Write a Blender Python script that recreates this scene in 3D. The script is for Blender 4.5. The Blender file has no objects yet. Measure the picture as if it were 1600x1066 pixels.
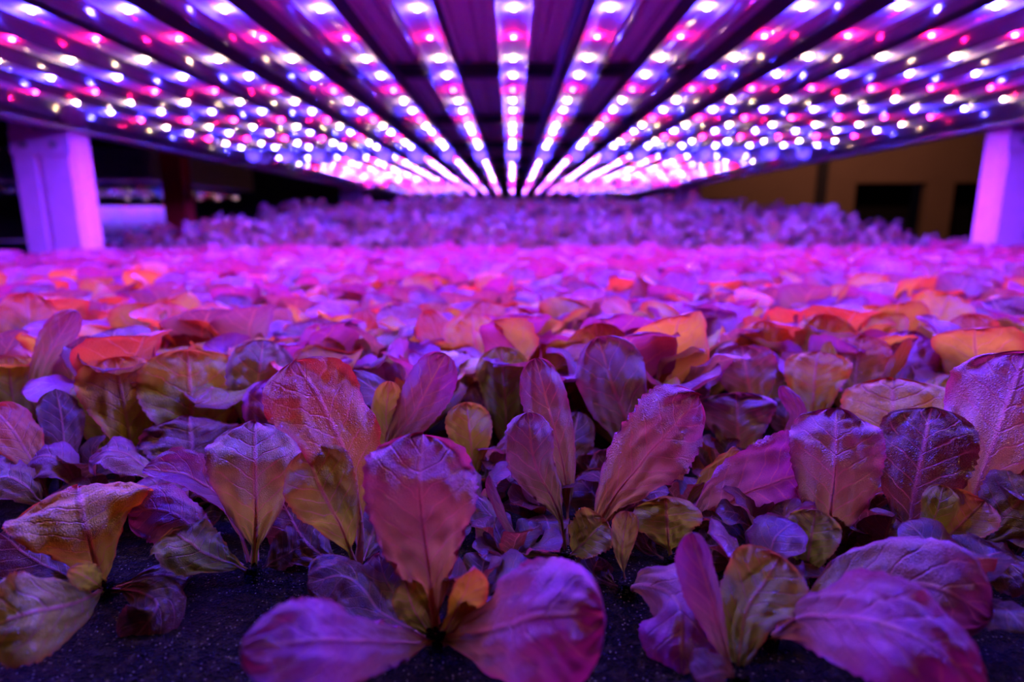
import bpy, math, random
import numpy as np
from mathutils import Vector, Matrix

# ------------------------------------------------------------------ camera, world, exposure
SC = bpy.context.scene
COL = SC.collection
F = 927.0                                  # focal length in pixels of the 1600 px wide frame
PITCH = math.radians(11.45)
CAMZ = 1.135
ROLL = math.radians(0.25)
cam_d = bpy.data.cameras.new('camera')
cam = bpy.data.objects.new('camera', cam_d)
COL.objects.link(cam)
cam_d.sensor_width = 36.0
cam_d.lens = F / 1600 * 36.0
cam_d.clip_start = 0.01
cam.location = (0, 0, CAMZ)
cam.rotation_euler = (Matrix.Rotation(math.pi / 2 - PITCH, 3, 'X') @ Matrix.Rotation(-ROLL, 3, 'Z')).to_euler()
cam_d.dof.use_dof = True
cam_d.dof.focus_distance = 0.24
cam_d.dof.aperture_fstop = 6.0
SC.camera = cam

w = bpy.data.worlds.new('world')
SC.world = w
w.use_nodes = True
w.node_tree.nodes['Background'].inputs[0].default_value = (0.02, 0.012, 0.03, 1)
w.node_tree.nodes['Background'].inputs[1].default_value = 0.05

SC.view_settings.view_transform = 'Standard'
SC.view_settings.look = 'None'
SC.view_settings.exposure = 0.0
SC.view_settings.gamma = 1.0
SC.cycles.use_denoising = True
SC.cycles.max_bounces = 7
SC.cycles.diffuse_bounces = 4
SC.cycles.glossy_bounces = 3
SC.cycles.transparent_max_bounces = 12
SC.cycles.sample_clamp_indirect = 6.0
SC.cycles.caustics_reflective = False
SC.cycles.caustics_refractive = False

LED_POWER = 11800.0                          # radiance of the diodes

# warm work light hanging in the aisle right of the rack
ld = bpy.data.lights.new('aisle_lamp_light', 'AREA')
ld.energy = 15.0
ld.color = (1.0, 0.42, 0.28)
ld.shape = 'RECTANGLE'
ld.size = 1.2
ld.size_y = 0.12
lo = bpy.data.objects.new('aisle_lamp_light', ld)
COL.objects.link(lo)
lo.location = (3.3, 4.9, 2.9)
lo.rotation_euler = (math.radians(28), 0, 0)

# ------------------------------------------------------------------ helpers
R3 = (Matrix.Rotation(math.pi / 2 - PITCH, 3, 'X') @ Matrix.Rotation(-ROLL, 3, 'Z'))
RIGHT, UP, FWD = R3 @ Vector((1, 0, 0)), R3 @ Vector((0, 1, 0)), -(R3 @ Vector((0, 0, 1)))
CAM = Vector((0, 0, CAMZ))
BED = 1.0


def at(px, py, d):
    return CAM + RIGHT * ((px - 800) / F * d) - UP * ((py - 533) / F * d) + FWD * d


def on_bed(px, py):
    d = (RIGHT * ((px - 800) / F) - UP * ((py - 533) / F) + FWD)
    t = (BED - CAMZ) / d.z
    return CAM + d * t, t


def tag(o, label=None, cat=None, group=None, kind=None):
    if label: o['label'] = label
    if cat: o['category'] = cat
    if group: o['group'] = group
    if kind: o['kind'] = kind
    return o


def empty(name, loc, label, cat, group=None):
    o = bpy.data.objects.new(name, None)
    o.empty_display_size = 0.02
    COL.objects.link(o)
    o.location = loc
    return tag(o, label, cat, group)


class MB:
    """collects simple shapes into one mesh"""
    def __init__(s):
        s.v, s.f = [], []

    def box(s, x0, x1, y0, y1, z0, z1):
        n = len(s.v)
        for z in (z0, z1):
            for (x, y) in ((x0, y0), (x1, y0), (x1, y1), (x0, y1)):
                s.v.append((x, y, z))
        for q in ((0, 3, 2, 1), (4, 5, 6, 7), (0, 1, 5, 4), (1, 2, 6, 5), (2, 3, 7, 6), (3, 0, 4, 7)):
            s.f.append(tuple(n + i for i in q))
        return s

    def sweep_y(s, prof, y0, y1, closed=False, caps=False):
        n = len(s.v)
        m = len(prof)
        for y in (y0, y1):
            for (x, z) in prof:
                s.v.append((x, y, z))
        for i in range(m if closed else m - 1):
            j = (i + 1) % m
            s.f.append((n + i, n + j, n + m + j, n + m + i))
        if caps:
            s.f.append(tuple(n + i for i in range(m)))
            s.f.append(tuple(n + m + i for i in reversed(range(m))))
        return s

    def tube(s, a, b, r, seg=12, caps=True):
        a, b = Vector(a), Vector(b)
        t = (b - a).normalized()
        u = t.cross(Vector((0, 0, 1)))
        if u.length < 1e-3: u = t.cross(Vector((1, 0, 0)))
        u.normalize()
        q = t.cross(u)
        n = len(s.v)
        for p in (a, b):
            for i in range(seg):
                an = 2 * math.pi * i / seg
                s.v.append(tuple(p + u * (r * math.cos(an)) + q * (r * math.sin(an))))
        for i in range(seg):
            j = (i + 1) % seg
            s.f.append((n + i, n + j, n + seg + j, n + seg + i))
        if caps:
            s.f.append(tuple(n + i for i in reversed(range(seg))))
            s.f.append(tuple(n + seg + i for i in range(seg)))
        return s

    def mesh(s, name, mat, smooth=False):
        me = bpy.data.meshes.new(name)
        me.from_pydata(s.v, [], s.f)
        me.update()
        if mat: me.materials.append(mat)
        if smooth:
            me.polygons.foreach_set('use_smooth', [True] * len(me.polygons))
        return me

    def build(s, name, mat, parent=None, smooth=False, loc=None, bevel=0):
        o = bpy.data.objects.new(name, s.mesh(name, mat, smooth))
        COL.objects.link(o)
        if parent: o.parent = parent
        if loc: o.location = loc
        if bevel:
            b = o.modifiers.new('edge', 'BEVEL')
            b.width = bevel
            b.segments = 2
        return o


def copy_tree(o, parent=None):
    c = o.copy()
    COL.objects.link(c)
    c.parent = parent
    for ch in KIDS.get(o.name, []):
        copy_tree(ch, c)
    return c


KIDS = {}


def remember(o):
    KIDS[o.name] = list(o.children)
    for c in o.children: remember(c)


# ------------------------------------------------------------------ materials
class NT:
    def __init__(s, name):
        s.m = bpy.data.materials.new(name)
        s.m.use_nodes = True
        s.t = s.m.node_tree
        s.t.nodes.clear()
        s.out = s.t.nodes.new('ShaderNodeOutputMaterial')

    def n(s, kind, **kw):
        nd = s.t.nodes.new('ShaderNode' + kind)
        for k, v in kw.items():
            if k.startswith('_'):
                setattr(nd, k[1:], v)
        return nd

    def l(s, a, b):
        s.t.links.new(a, b)

    def math(s, op, a, b=None, c=None, clamp=False):
        nd = s.t.nodes.new('ShaderNodeMath')
        nd.operation = op
        nd.use_clamp = clamp
        for i, v in enumerate((a, b, c)):
            if v is None: continue
            if isinstance(v, (int, float)): nd.inputs[i].default_value = v
            else: s.l(v, nd.inputs[i])
        return nd.outputs[0]

    def mixc(s, fac, a, b, mode='MIX'):
        nd = s.t.nodes.new('ShaderNodeMix')
        nd.data_type = 'RGBA'
        nd.blend_type = mode
        for i, v in ((0, fac), (6, a), (7, b)):
            if isinstance(v, (int, float)): nd.inputs[i].default_value = v
            elif isinstance(v, tuple): nd.inputs[i].default_value = (*v, 1)
            else: s.l(v, nd.inputs[i])
        return nd.outputs[2]

    def sstep(s, v, lo, hi):
        nd = s.t.nodes.new('ShaderNodeMapRange')
        nd.interpolation_type = 'SMOOTHSTEP'
        nd.inputs[1].default_value = lo
        nd.inputs[2].default_value = hi
        s.l(v, nd.inputs[0])
        return nd.outputs[0]


def simple(name, col, rough=0.5, metal=0.0, noise=0.0, scale=20.0, bump=0.0, spec=0.5):
    t = NT(name)
    p = t.n('BsdfPrincipled')
    p.inputs['Roughness'].default_value = rough
    p.inputs['Metallic'].default_value = metal
    p.inputs['Specular IOR Level'].default_value = spec
    tc = t.n('TexCoord')
    nz = t.n('TexNoise')
    nz.inputs['Scale'].default_value = scale
    nz.inputs['Detail'].default_value = 5
    t.l(tc.outputs['Object'], nz.inputs['Vector'])
    dark = tuple(c * (1 - noise) for c in col)
    t.l(t.mixc(nz.outputs[0], dark, tuple(min(1, c * (1 + noise)) for c in col)), p.inputs['Base Color'])
    if bump:
        b = t.n('Bump')
        b.inputs['Strength'].default_value = bump
        b.inputs['Distance'].default_value = 0.002
        t.l(nz.outputs[0], b.inputs['Height'])
        t.l(b.outputs[0], p.inputs['Normal'])
    t.l(p.outputs[0], t.out.inputs[0])
    return t.m


def emitter(name, col, power):
    t = NT(name)
    e = t.n('Emission')
    e.inputs[0].default_value = (*col, 1)
    e.inputs[1].default_value = power
    t.l(e.outputs[0], t.out.inputs[0])
    return t.m


def clear_plastic():
    t = NT('clear_tube')
    lw = t.n('LayerWeight')
    lw.inputs[0].default_value = 0.35
    g = t.n('BsdfGlossy')
    g.inputs['Roughness'].default_value = 0.12
    g.inputs['Color'].default_value = (0.9, 0.9, 1, 1)
    tr = t.n('BsdfTransparent')
    tr.inputs[0].default_value = (0.97, 0.97, 0.99, 1)
    mx = t.n('MixShader')
    t.l(t.math('MULTIPLY_ADD', lw.outputs['Fresnel'], 0.13, 0.02, clamp=True), mx.inputs[0])
    t.l(tr.outputs[0], mx.inputs[1])
    t.l(g.outputs[0], mx.inputs[2])
    t.l(mx.outputs[0], t.out.inputs[0])
    return t.m


def leaf_material(name='lettuce_leaf', fine=True):
    t = NT(name)
    uv = t.n('UVMap')
    uv.uv_map = 'uv'
    sx = t.n('SeparateXYZ')
    t.l(uv.outputs[0], sx.inputs[0])
    att = t.n('Attribute')
    att.attribute_name = 'tint'
    geo = t.n('NewGeometry')
    tc = t.n('TexCoord')
    nz = t.n('TexNoise')
    nz.inputs['Scale'].default_value = 90
    nz.inputs['Detail'].default_value = 4
    t.l(tc.outputs['Object'], nz.inputs['Vector'])
    nz2 = t.n('TexNoise')
    nz2.inputs['Scale'].default_value = 420
    nz2.inputs['Detail'].default_value = 3
    t.l(tc.outputs['Object'], nz2.inputs['Vector'])
    au = t.math('ABSOLUTE', t.math('MULTIPLY_ADD', sx.outputs[0], 2.0, -1.0))
    v = sx.outputs[1]
    wob = t.math('MULTIPLY_ADD', nz.outputs[0], 0.9, -0.45)
    ph = t.math('ADD', t.math('SUBTRACT', t.math('MULTIPLY', v, 8.0), t.math('MULTIPLY', au, 1.9)), wob)
    d = t.math('PINGPONG', ph, 0.5)                       # 0 on a side vein
    lat = t.math('MULTIPLY', t.math('SUBTRACT', 1.0, t.sstep(d, 0.0, 0.09)), t.math('SUBTRACT', 1.0, t.sstep(au, 0.55, 1.0)))
    mid = t.math('SUBTRACT', 1.0, t.sstep(t.math('MULTIPLY', au, t.math('MULTIPLY_ADD', v, 1.6, 0.6)), 0.02, 0.13))
    vo = t.n('TexVoronoi')
    vo.feature = 'DISTANCE_TO_EDGE'
    mp = t.n('Mapping')
    mp.inputs['Scale'].default_value = (9, 17, 1)
    t.l(uv.outputs[0], mp.inputs[0])
    t.l(t.mixc(0.06, mp.outputs[0], nz.outputs['Color'], 'ADD'), vo.inputs['Vector'])
    net = t.math('SUBTRACT', 1.0, t.sstep(vo.outputs['Distance'], 0.0, 0.09))
    vein = t.math('MAXIMUM', mid, t.math('MAXIMUM', t.math('MULTIPLY', lat, 0.85), t.math('MULTIPLY', net, 0.3)))
    col = att.outputs['Color']
    # mottling
    mot = t.mixc(t.math('MULTIPLY', t.sstep(nz.outputs[0], 0.42, 0.75), 0.35), col, (0.50, 0.08, 0.10), 'MIX')
    hs = t.n('HueSaturation')
    oi = t.n('ObjectInfo')
    t.l(t.math('MULTIPLY_ADD', oi.outputs['Random'], 0.5, 0.75), hs.inputs['Value'])
    t.l(mot, hs.inputs['Color'])
    veinc = t.mixc(0.6, hs.outputs[0], (0.92, 0.26, 0.40))
    base = t.mixc(t.math('MULTIPLY', vein, 0.95), hs.outputs[0], veinc)
    p = t.n('BsdfPrincipled')
    t.l(base, p.inputs['Base Color'])
    t.l(t.math('MULTIPLY_ADD', nz2.outputs[0], 0.28, 0.20), p.inputs['Roughness'])
    p.inputs['Specular IOR Level'].default_value = 1.0
    p.inputs['Coat Weight'].default_value = 0.35
    p.inputs['Coat Roughness'].default_value = 0.25
    tr = t.n('BsdfTranslucent')
    t.l(t.mixc(1.0, base, (1.0, 0.86, 0.30), 'MULTIPLY'), tr.inputs['Color'])
    h = t.math('SUBTRACT', t.math('MULTIPLY_ADD', nz2.outputs[0], 0.35, t.math('MULTIPLY', vo.outputs['Distance'], 0.7)),
               t.math('SUBTRACT', t.math('MULTIPLY', lat, 0.5), t.math('MULTIPLY', mid, 0.6)))
    b = t.n('Bump')
    b.inputs['Strength'].default_value = 1.0
    b.inputs['Distance'].default_value = 0.0013
    t.l(h, b.inputs['Height'])
    t.l(b.outputs[0], p.inputs['Normal'])
    mx = t.n('MixShader')
    mx.inputs[0].default_value = 0.48
    t.l(p.outputs[0], mx.inputs[1])
    t.l(tr.outputs[0], mx.inputs[2])
    t.l(mx.outputs[0], t.out.inputs[0])
    return t.m


def cloth_material():
    t = NT('black_growing_cloth')
    tc = t.n('TexCoord')
    nz = t.n('TexNoise')
    nz.inputs['Scale'].default_value = 260
    nz.inputs['Detail'].default_value = 6
    t.l(tc.outputs['Object'], nz.inputs['Vector'])
    vo = t.n('TexVoronoi')
    vo.inputs['Scale'].default_value = 1100
    t.l(tc.outputs['Object'], vo.inputs['Vector'])
    p = t.n('BsdfPrincipled')
    sp = t.n('SeparateColor')
    t.l(vo.outputs['Color'], sp.inputs[0])
    glint = t.math('MULTIPLY', t.sstep(sp.outputs[0], 0.90, 0.93), t.math('SUBTRACT', 1.0, t.sstep(vo.outputs['Distance'], 0.2, 0.4)))  # glints of wet fibres painted as bright metallic specks
    cl = t.mixc(t.sstep(nz.outputs[0], 0.45, 0.75), (0.004, 0.003, 0.004), (0.04, 0.025, 0.016))
    t.l(t.mixc(glint, cl, (0.75, 0.60, 0.45)), p.inputs['Base Color'])
    t.l(t.math('MULTIPLY', glint, 0.8), p.inputs['Metallic'])
    p.inputs['Roughness'].default_value = 0.25
    p.inputs['Specular IOR Level'].default_value = 0.22
    b = t.n('Bump')
    b.inputs['Strength'].default_value = 1.0
    b.inputs['Distance'].default_value = 0.0025
    t.l(t.math('MULTIPLY_ADD', vo.outputs['Distance'], 0.6, nz.outputs[0]), b.inputs['Height'])
    t.l(b.outputs[0], p.inputs['Normal'])
    t.l(p.outputs[0], t.out.inputs[0])
    return t.m


M = dict(
    leaf=leaf_material(),
    cloth=cloth_material(),
    galv=simple('violet_tint_galvanised', (0.72, 0.30, 0.74), 0.55, 0.0, 0.12, 30, 0.1),  # violet of the LED light tinted into the steel's colour
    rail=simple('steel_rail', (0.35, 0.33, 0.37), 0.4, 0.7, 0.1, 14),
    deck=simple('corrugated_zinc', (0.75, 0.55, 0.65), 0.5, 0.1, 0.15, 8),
    beam=simple('dark_beam', (0.05, 0.045, 0.06), 0.5, 0.2, 0.1, 10),
    housing=simple('dark_housing', (0.035, 0.03, 0.04), 0.45, 0.3, 0.1, 20),
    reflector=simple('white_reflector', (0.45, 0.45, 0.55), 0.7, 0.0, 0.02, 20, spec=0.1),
    cap=simple('white_end_cap', (0.75, 0.76, 0.82), 0.4),
    tube=clear_plastic(),
    pipe=simple('tan_pipe', (0.50, 0.32, 0.18), 0.5, 0.0, 0.15, 10),
    cable=simple('blue_grey_conduit', (0.10, 0.10, 0.28), 0.4),
    wall=simple('beige_wall', (0.34, 0.22, 0.15), 0.8, 0, 0.15, 3),
    darkwall=simple('unlit_wall', (0.02, 0.018, 0.022), 0.8, 0, 0.2, 3),  # near-black colour carries the shade of walls the light misses
    black=simple('dark_opening', (0.006, 0.005, 0.008), 0.7),
    floor=simple('concrete_floor', (0.10, 0.09, 0.09), 0.7, 0, 0.2, 4),
    red=simple('red_paint', (0.65, 0.03, 0.04), 0.5, 0, 0.1, 6),
    white=simple('white_sheet', (0.80, 0.78, 0.80), 0.5, 0, 0.04, 6),
)

def diodes(power, tone):
    return [emitter('blue_diode' + tone, (0.04, 0.028, 1.0), power * 2.0),
            emitter('red_diode' + tone, (1.0, 0.004, 0.08), power * 0.31),
            emitter('warm_white_diode' + tone, (1.0, 0.60, 0.30), power * 0.17)]


# the farther runs carry weaker diodes
DIODES = {1: diodes(LED_POWER, ''), 2: diodes(LED_POWER * 0.36, '_weaker'), 3: diodes(LED_POWER * 0.08, '_weakest')}

# ------------------------------------------------------------------ leaves
rng = np.random.default_rng(7)
KINDS = {  # base, blade, rim; lamps' violet glare put into P and V colours
    'G': ((0.55, 0.66, 0.05), (0.66, 0.62, 0.06), (0.72, 0.16, 0.07)),
    'O': ((0.60, 0.66, 0.05), (0.85, 0.46, 0.06), (0.85, 0.09, 0.06)),
    'R': ((0.60, 0.50, 0.06), (0.84, 0.15, 0.07), (0.80, 0.03, 0.06)),
    'P': ((0.58, 0.46, 0.08), (0.39, 0.09, 0.26), (0.42, 0.02, 0.22)),
    'V': ((0.54, 0.28, 0.12), (0.48, 0.04, 0.50), (0.50, 0.02, 0.34)),
    'M': ((0.58, 0.60, 0.08), (0.40, 0.26, 0.16), (0.40, 0.05, 0.26)),
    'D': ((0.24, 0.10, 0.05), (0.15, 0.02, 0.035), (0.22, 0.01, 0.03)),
    'Y': ((0.46, 0.62, 0.04), (0.56, 0.62, 0.05), (0.62, 0.26, 0.06)),
}


def spline(pts, n):
    """Catmull-Rom through pts, n samples equally spaced in parameter length"""
    P = np.array([list(p) for p in pts], float)
    if len(P) == 2:
        P = np.array([P[0], (P[0] + P[1]) / 2, P[1]])
    P = np.vstack([2 * P[0] - P[1], P, 2 * P[-1] - P[-2]])
    out = []
    for i in range(1, len(P) - 2):
        for k in range(24):
            s = k / 24
            a, b, c, d = P[i - 1], P[i], P[i + 1], P[i + 2]
            out.append(0.5 * (2 * b + (c - a) * s + (2 * a - 5 * b + 4 * c - d) * s * s + (3 * b - a - 3 * c + d) * s ** 3))
    out.append(P[-2])
    out = np.array(out)
    L = np.concatenate([[0], np.cumsum(np.linalg.norm(np.diff(out, axis=0), axis=1))])
    q = n * L[-1]
    return np.stack([np.interp(q, L, out[:, k]) for k in range(3)], 1), L[-1]


def leaf_geo(pts, width, normal, kind='P', nu=8, nv=26, cup=0.25, roll=0.0, twist=0.0, curl=0.0, wave=0.10,
             pet=0.22, ser=0.06, fold=0.0, crinkle=1.0, rib=True, seed=None, peak=3.2):
    """Blade of an obovate lettuce leaf along a curved midrib. Returns verts, faces, uv, colours."""
    r = np.random.default_rng(seed) if seed is not None else rng
    s = np.sin(np.linspace(0, math.pi / 2, nv + 1)) ** 0.85        # denser towards the tip
    C, L = spline(pts, s)
    T = np.gradient(C, axis=0)
    T /= np.linalg.norm(T, axis=1)[:, None]
    N0 = np.array(list(normal), float)
    if N0.ndim == 1: N0 = np.repeat(N0[None], nv + 1, 0)
    N = N0 - (N0 * T).sum(1)[:, None] * T
    N /= np.linalg.norm(N, axis=1)[:, None]
    W = np.cross(T, N)
    ang = roll + twist * s
    ca, sa = np.cos(ang)[:, None], np.sin(ang)[:, None]
    N, W = N * ca + W * sa, W * ca - N * sa
    t = np.clip((s - pet) / (1 - pet), 0, 1)
    prof = (t ** 0.85) * np.sqrt(np.clip(1 - t ** peak, 0, 1))
    prof = prof / prof.max()
    hw = 0.5 * width * np.maximum(prof, 0.07 * np.clip(1 - s, 0, 1) + 0.0)
    us = np.linspace(-1, 1, 2 * nu + 1)
    us = np.sign(us) * np.abs(us) ** 0.9
    S, U = np.meshgrid(t, us, indexing='ij')
    HW = hw[:, None] * np.ones_like(U)
    if ser:
        sw = (np.abs(((s * 21 + r.random()) % 1.0) - 0.3)) * np.clip(1.25 - t, 0, 1)
        HW = HW * (1 - ser * 2.8 * sw[:, None] * (np.abs(U) > 0.95))
        irr = 1 + 0.05 * np.sin(s * 9 + r.random() * 6)[:, None] * (U > 0) + 0.05 * np.sin(s * 8 + r.random() * 6)[:, None] * (U < 0)
        HW = HW * irr
    A = np.abs(U)
    k1, k2 = r.random(2) * 6.28
    f1 = 9 + 5 * r.random()
    off = -cup * HW * A ** 1.8
    off += wave * HW * A ** 2.5 * np.sin(f1 * S + k1 + (U > 0) * (1.5 + k2))
    off += wave * 0.5 * HW * A ** 4 * np.sin(2.3 * f1 * S + k2 + (U > 0) * 2)
    ph = S * 8 - A * 1.9 + 0.28 * np.sin(9 * S + 3 * U + k2) + 0.2 * np.sin(17 * S - 5 * U + k1)
    pil = np.abs(np.sin(math.pi * ph)) ** 0.7
    off += crinkle * width * 0.026 * pil * np.clip(A * 4, 0, 1) * np.clip(S * 4, 0, 1)
    off += crinkle * width * 0.020 * (np.sin(7 * U + 11 * S + k1) * np.sin(13 * S - 5 * U + k2))
    k3, k4 = r.random(2) * 6.28
    off += crinkle * width * 0.013 * np.sin(19 * S + 9 * A + k3 + 2 * np.sin(6 * U + k4)) * np.clip(A * 3, 0, 1)
    off += crinkle * width * 0.030 * np.sin(3.1 * U + k4 + 4 * S) * np.sin(5 * S + k3)
    off += width * 0.012 * (1 - np.clip(A * 5, 0, 1))
    off -= curl * width * np.clip((S - 0.62) / 0.38, 0, 1) ** 2
    lat = HW * U
    if fold:                                            # one or both halves folded towards the normal
        off += abs(fold) * HW * A * (1.0 if fold > 0 else -1.0)
        lat = lat * math.cos(min(1.2, abs(fold)))
    V = C[:, None, :] + W[:, None, :] * lat[..., None] + N[:, None, :] * off[..., None]
    # pull the tip down along the midrib when it curls
    V = V - T[:, None, :] * (np.abs(curl) * 0.35 * width * np.clip((S - 0.7) / 0.3, 0, 1) ** 2)[..., None]
    nc = 2 * nu + 1
    verts = V.reshape(-1, 3)
    i, j = np.meshgrid(np.arange(nv), np.arange(nc - 1), indexing='ij')
    a = (i * nc + j).ravel()
    faces = np.stack([a, a + 1, a + nc + 1, a + nc], 1)
    uv = np.stack([(U * 0.5 + 0.5).ravel(), S.ravel()], 1)
    b0, b1, b2 = [np.array(c) for c in KINDS[kind]]
    jit = 1 + (r.random(3) - 0.5) * 0.22
    g1 = np.clip((S - 0.12) / 0.68, 0, 1)[..., None]
    g2 = np.clip((np.maximum(A ** 2, S ** 3) - 0.55) / 0.45, 0, 1)[..., None] ** 1.3
    c = (b0 * (1 - g1) + b1 * g1) * (1 - g2) + b2 * g2
    c = np.clip(c * jit, 0.005, 0.95).reshape(-1, 3)
    if rib:
        m = 6
        rr = 0.003 * width + 0.060 * width * (1 - s) ** 4
        an = np.linspace(0, 2 * math.pi, m, endpoint=False)
        Cc = C + N * (off[:, nu] - rr * 0.6 - 0.006 * width * s)[:, None]
        RV = Cc[:, None, :] + (W[:, None, :] * np.cos(an)[None, :, None] + N[:, None, :] * np.sin(an)[None, :, None] * 0.75) * rr[:, None, None]
        n0 = len(verts)
        verts = np.vstack([verts, RV.reshape(-1, 3)])
        i, j = np.meshgrid(np.arange(int(nv * 0.8)), np.arange(m), indexing='ij')
        a = (n0 + i * m + j).ravel()
        b = (n0 + i * m + (j + 1) % m).ravel()
        faces = np.vstack([faces, np.stack([a, b, b + m, a + m], 1)])
        uv = np.vstack([uv, np.stack([np.full(len(RV.reshape(-1, 3)), 0.5), np.repeat(t, m)], 1)])
        rc = np.clip(b0 * 0.6 + np.array((0.42, 0.36, 0.24)), 0, 0.9)
        c = np.vstack([c, np.repeat(rc[None], len(RV.reshape(-1, 3)), 0)])
    return verts, faces, uv, c


def mesh_from(name, parts, mat):
    vs, fs, us, cs = [], [], [], []
    n = 0
    for (v, f, u, c) in parts:
        vs.append(v); fs.append(f + n); us.append(u); cs.append(c)
        n += len(v)
    v, f, u, c = np.vstack(vs), np.vstack(fs), np.vstack(us), np.vstack(cs)
    me = bpy.data.meshes.new(name)
    me.vertices.add(len(v))
    me.vertices.foreach_set('co', v.astype(np.float32).ravel())
    me.loops.add(len(f) * 4)
    me.loops.foreach_set('vertex_index', f.astype(np.int32).ravel())
    me.polygons.add(len(f))
    me.polygons.foreach_set('loop_start', np.arange(0, len(f) * 4, 4, dtype=np.int32))
    me.polygons.foreach_set('use_smooth', np.ones(len(f), bool))
    ul = me.uv_layers.new(name='uv')
    ul.data.foreach_set('uv', u[f.ravel()].astype(np.float32).ravel())
    ca = me.color_attributes.new('tint', 'FLOAT_COLOR', 'POINT')
    ca.data.foreach_set('color', np.hstack([c, np.ones((len(c), 1))]).astype(np.float32).ravel())
    me.materials.append(mat)
    me.update(calc_edges=True)
    me.validate()
    return me


def leaf_object(geo, parent, origin=None):
    v, f, u, c = geo
    if origin is not None: v = v - np.array(list(origin))
    o = bpy.data.objects.new('leaf', mesh_from('leaf', [(v, f, u, c)], M['leaf']))
    COL.objects.link(o)
    o.parent = parent
    return o


# ------------------------------------------------------------------ grow lights
X0, SP, TZ, RT, PITCH_L = 0.004, 0.1165, CAMZ + 0.238, 0.0225, 0.1125
SEGL = 1.68
SEG0 = [0.20, 0.56, 2.30, 4.04]
LED0 = 0.782                                    # distance of a blue diode


def led_mesh(name, mat):
    m = MB()
    seg, r = 8, 0.0028
    m.v.append((0, 0, -0.0006))
    for k, (rr, z) in enumerate(((0.7, -0.0004), (1.0, -0.0001), (1.0, 0.0001))):
        for i in range(seg):
            a = 2 * math.pi * i / seg
            m.v.append((r * rr * math.cos(a), r * rr * math.sin(a), z))
    for i in range(seg):
        j = (i + 1) % seg
        m.f.append((0, 1 + j, 1 + i))
        for k in range(2):
            a = 1 + k * seg
            m.f.append((a + i, a + j, a + seg + j, a + seg + i))
    return m.mesh(name, mat, True)


LEDM = {q: [led_mesh(nm, m) for nm, m in zip(('blue_led', 'red_led', 'white_led'), DIODES[q])] for q in DIODES}


def arc(r, a0, a1, n, cz=0.0):
    return [(r * math.sin(math.radians(a0 + (a1 - a0) * i / n)), cz - r * math.cos(math.radians(a0 + (a1 - a0) * i / n))) for i in range(n + 1)]


HL, HS = SEGL / 2, 0.165
def tube_meshes(H_):
    q = RT
    hs = MB().sweep_y([(-q * 0.97, 0.009), (-q * 1.02, 0.034), (-q * 0.5, 0.046), (q * 0.5, 0.046), (q * 1.02, 0.034), (q * 0.97, 0.009)],
                      -H_, H_).mesh('housing', M['housing'])
    rf = MB().sweep_y([(-q * 0.95, 0.0100), (-q * 0.84, 0.0128), (-0.010, 0.0150), (0.010, 0.0150), (q * 0.84, 0.0128), (q * 0.95, 0.0100)],
                      -H_, H_).mesh('reflector', M['reflector'])
    tb = MB().sweep_y(arc(q, -100, 100, 18), -H_ + 0.012, H_ - 0.012).mesh('tube_lens', M['tube'], True)
    ring = arc(q * 1.04, -180, 180, 20)[:-1]
    c1 = MB().sweep_y(ring, -H_, -H_ + 0.016, True, True).mesh('end_cap', M['cap'])
    c2 = MB().sweep_y(ring, H_ - 0.016, H_, True, True).mesh('end_cap', M['cap'])
    return (('housing', hs), ('reflector', rf), ('tube_lens', tb), ('end_cap', c1), ('end_cap', c2))


LONG, SHORT = tube_meshes(HL), tube_meshes(HS)
HANG = MB().tube((0, 0, 0.045), (0, 0, 0.1625), 0.0014, 6).mesh('hanger', M['rail'])
ORD = ['', 'first', 'second', 'third', 'fourth', 'fifth', 'sixth', 'seventh', 'eighth', 'ninth']


def light_tube(x, y0, z, label, group, short=False, run=1):
    H_ = HS if short else HL
    t = empty('led_grow_light', (x, y0 + H_, z), label, 'grow light', group)
    for q in (-1, 1):
        o = bpy.data.objects.new('hanger', HANG)
        COL.objects.link(o)
        o.parent = t
        o.location = (0, q * (H_ - 0.06), 0)
    for nm, me in SHORT if short else LONG:
        o = bpy.data.objects.new(nm, me)
        COL.objects.link(o)
        o.parent = t
    k = math.ceil((y0 + 0.035 - LED0) / PITCH_L)
    while True:
        y = LED0 + k * PITCH_L
        if y > y0 + 2 * H_ - 0.03: break
        o = bpy.data.objects.new('led', LEDM[run][k % 3])
        COL.objects.link(o)
        o.parent = t
        o.location = (0, y - (y0 + H_), 0.0125)
        o['label'] = ('blue', 'red', 'warm white')[k % 3] + ' glowing diode'
        k += 1
    return t


RUN = ['added unseen short run overhead', 'nearest run', 'middle run', 'farthest run']  # short run is out of view, added to light the front leaves
for k in range(-8, 10):
    if k == 0: row = 'centre row'
    elif k == -8: row = 'outermost row left'
    elif k == 9: row = 'outermost row right'
    else: row = '%s row %s of the centre row' % (ORD[abs(k)], 'left' if k < 0 else 'right')
    for s in range(4):
        light_tube(X0 + k * SP, SEG0[s], TZ, 'clear LED tube, %s, %s' % (RUN[s], row), 'grow light tubes above the lettuce bed', s == 0, max(1, s))

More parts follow.
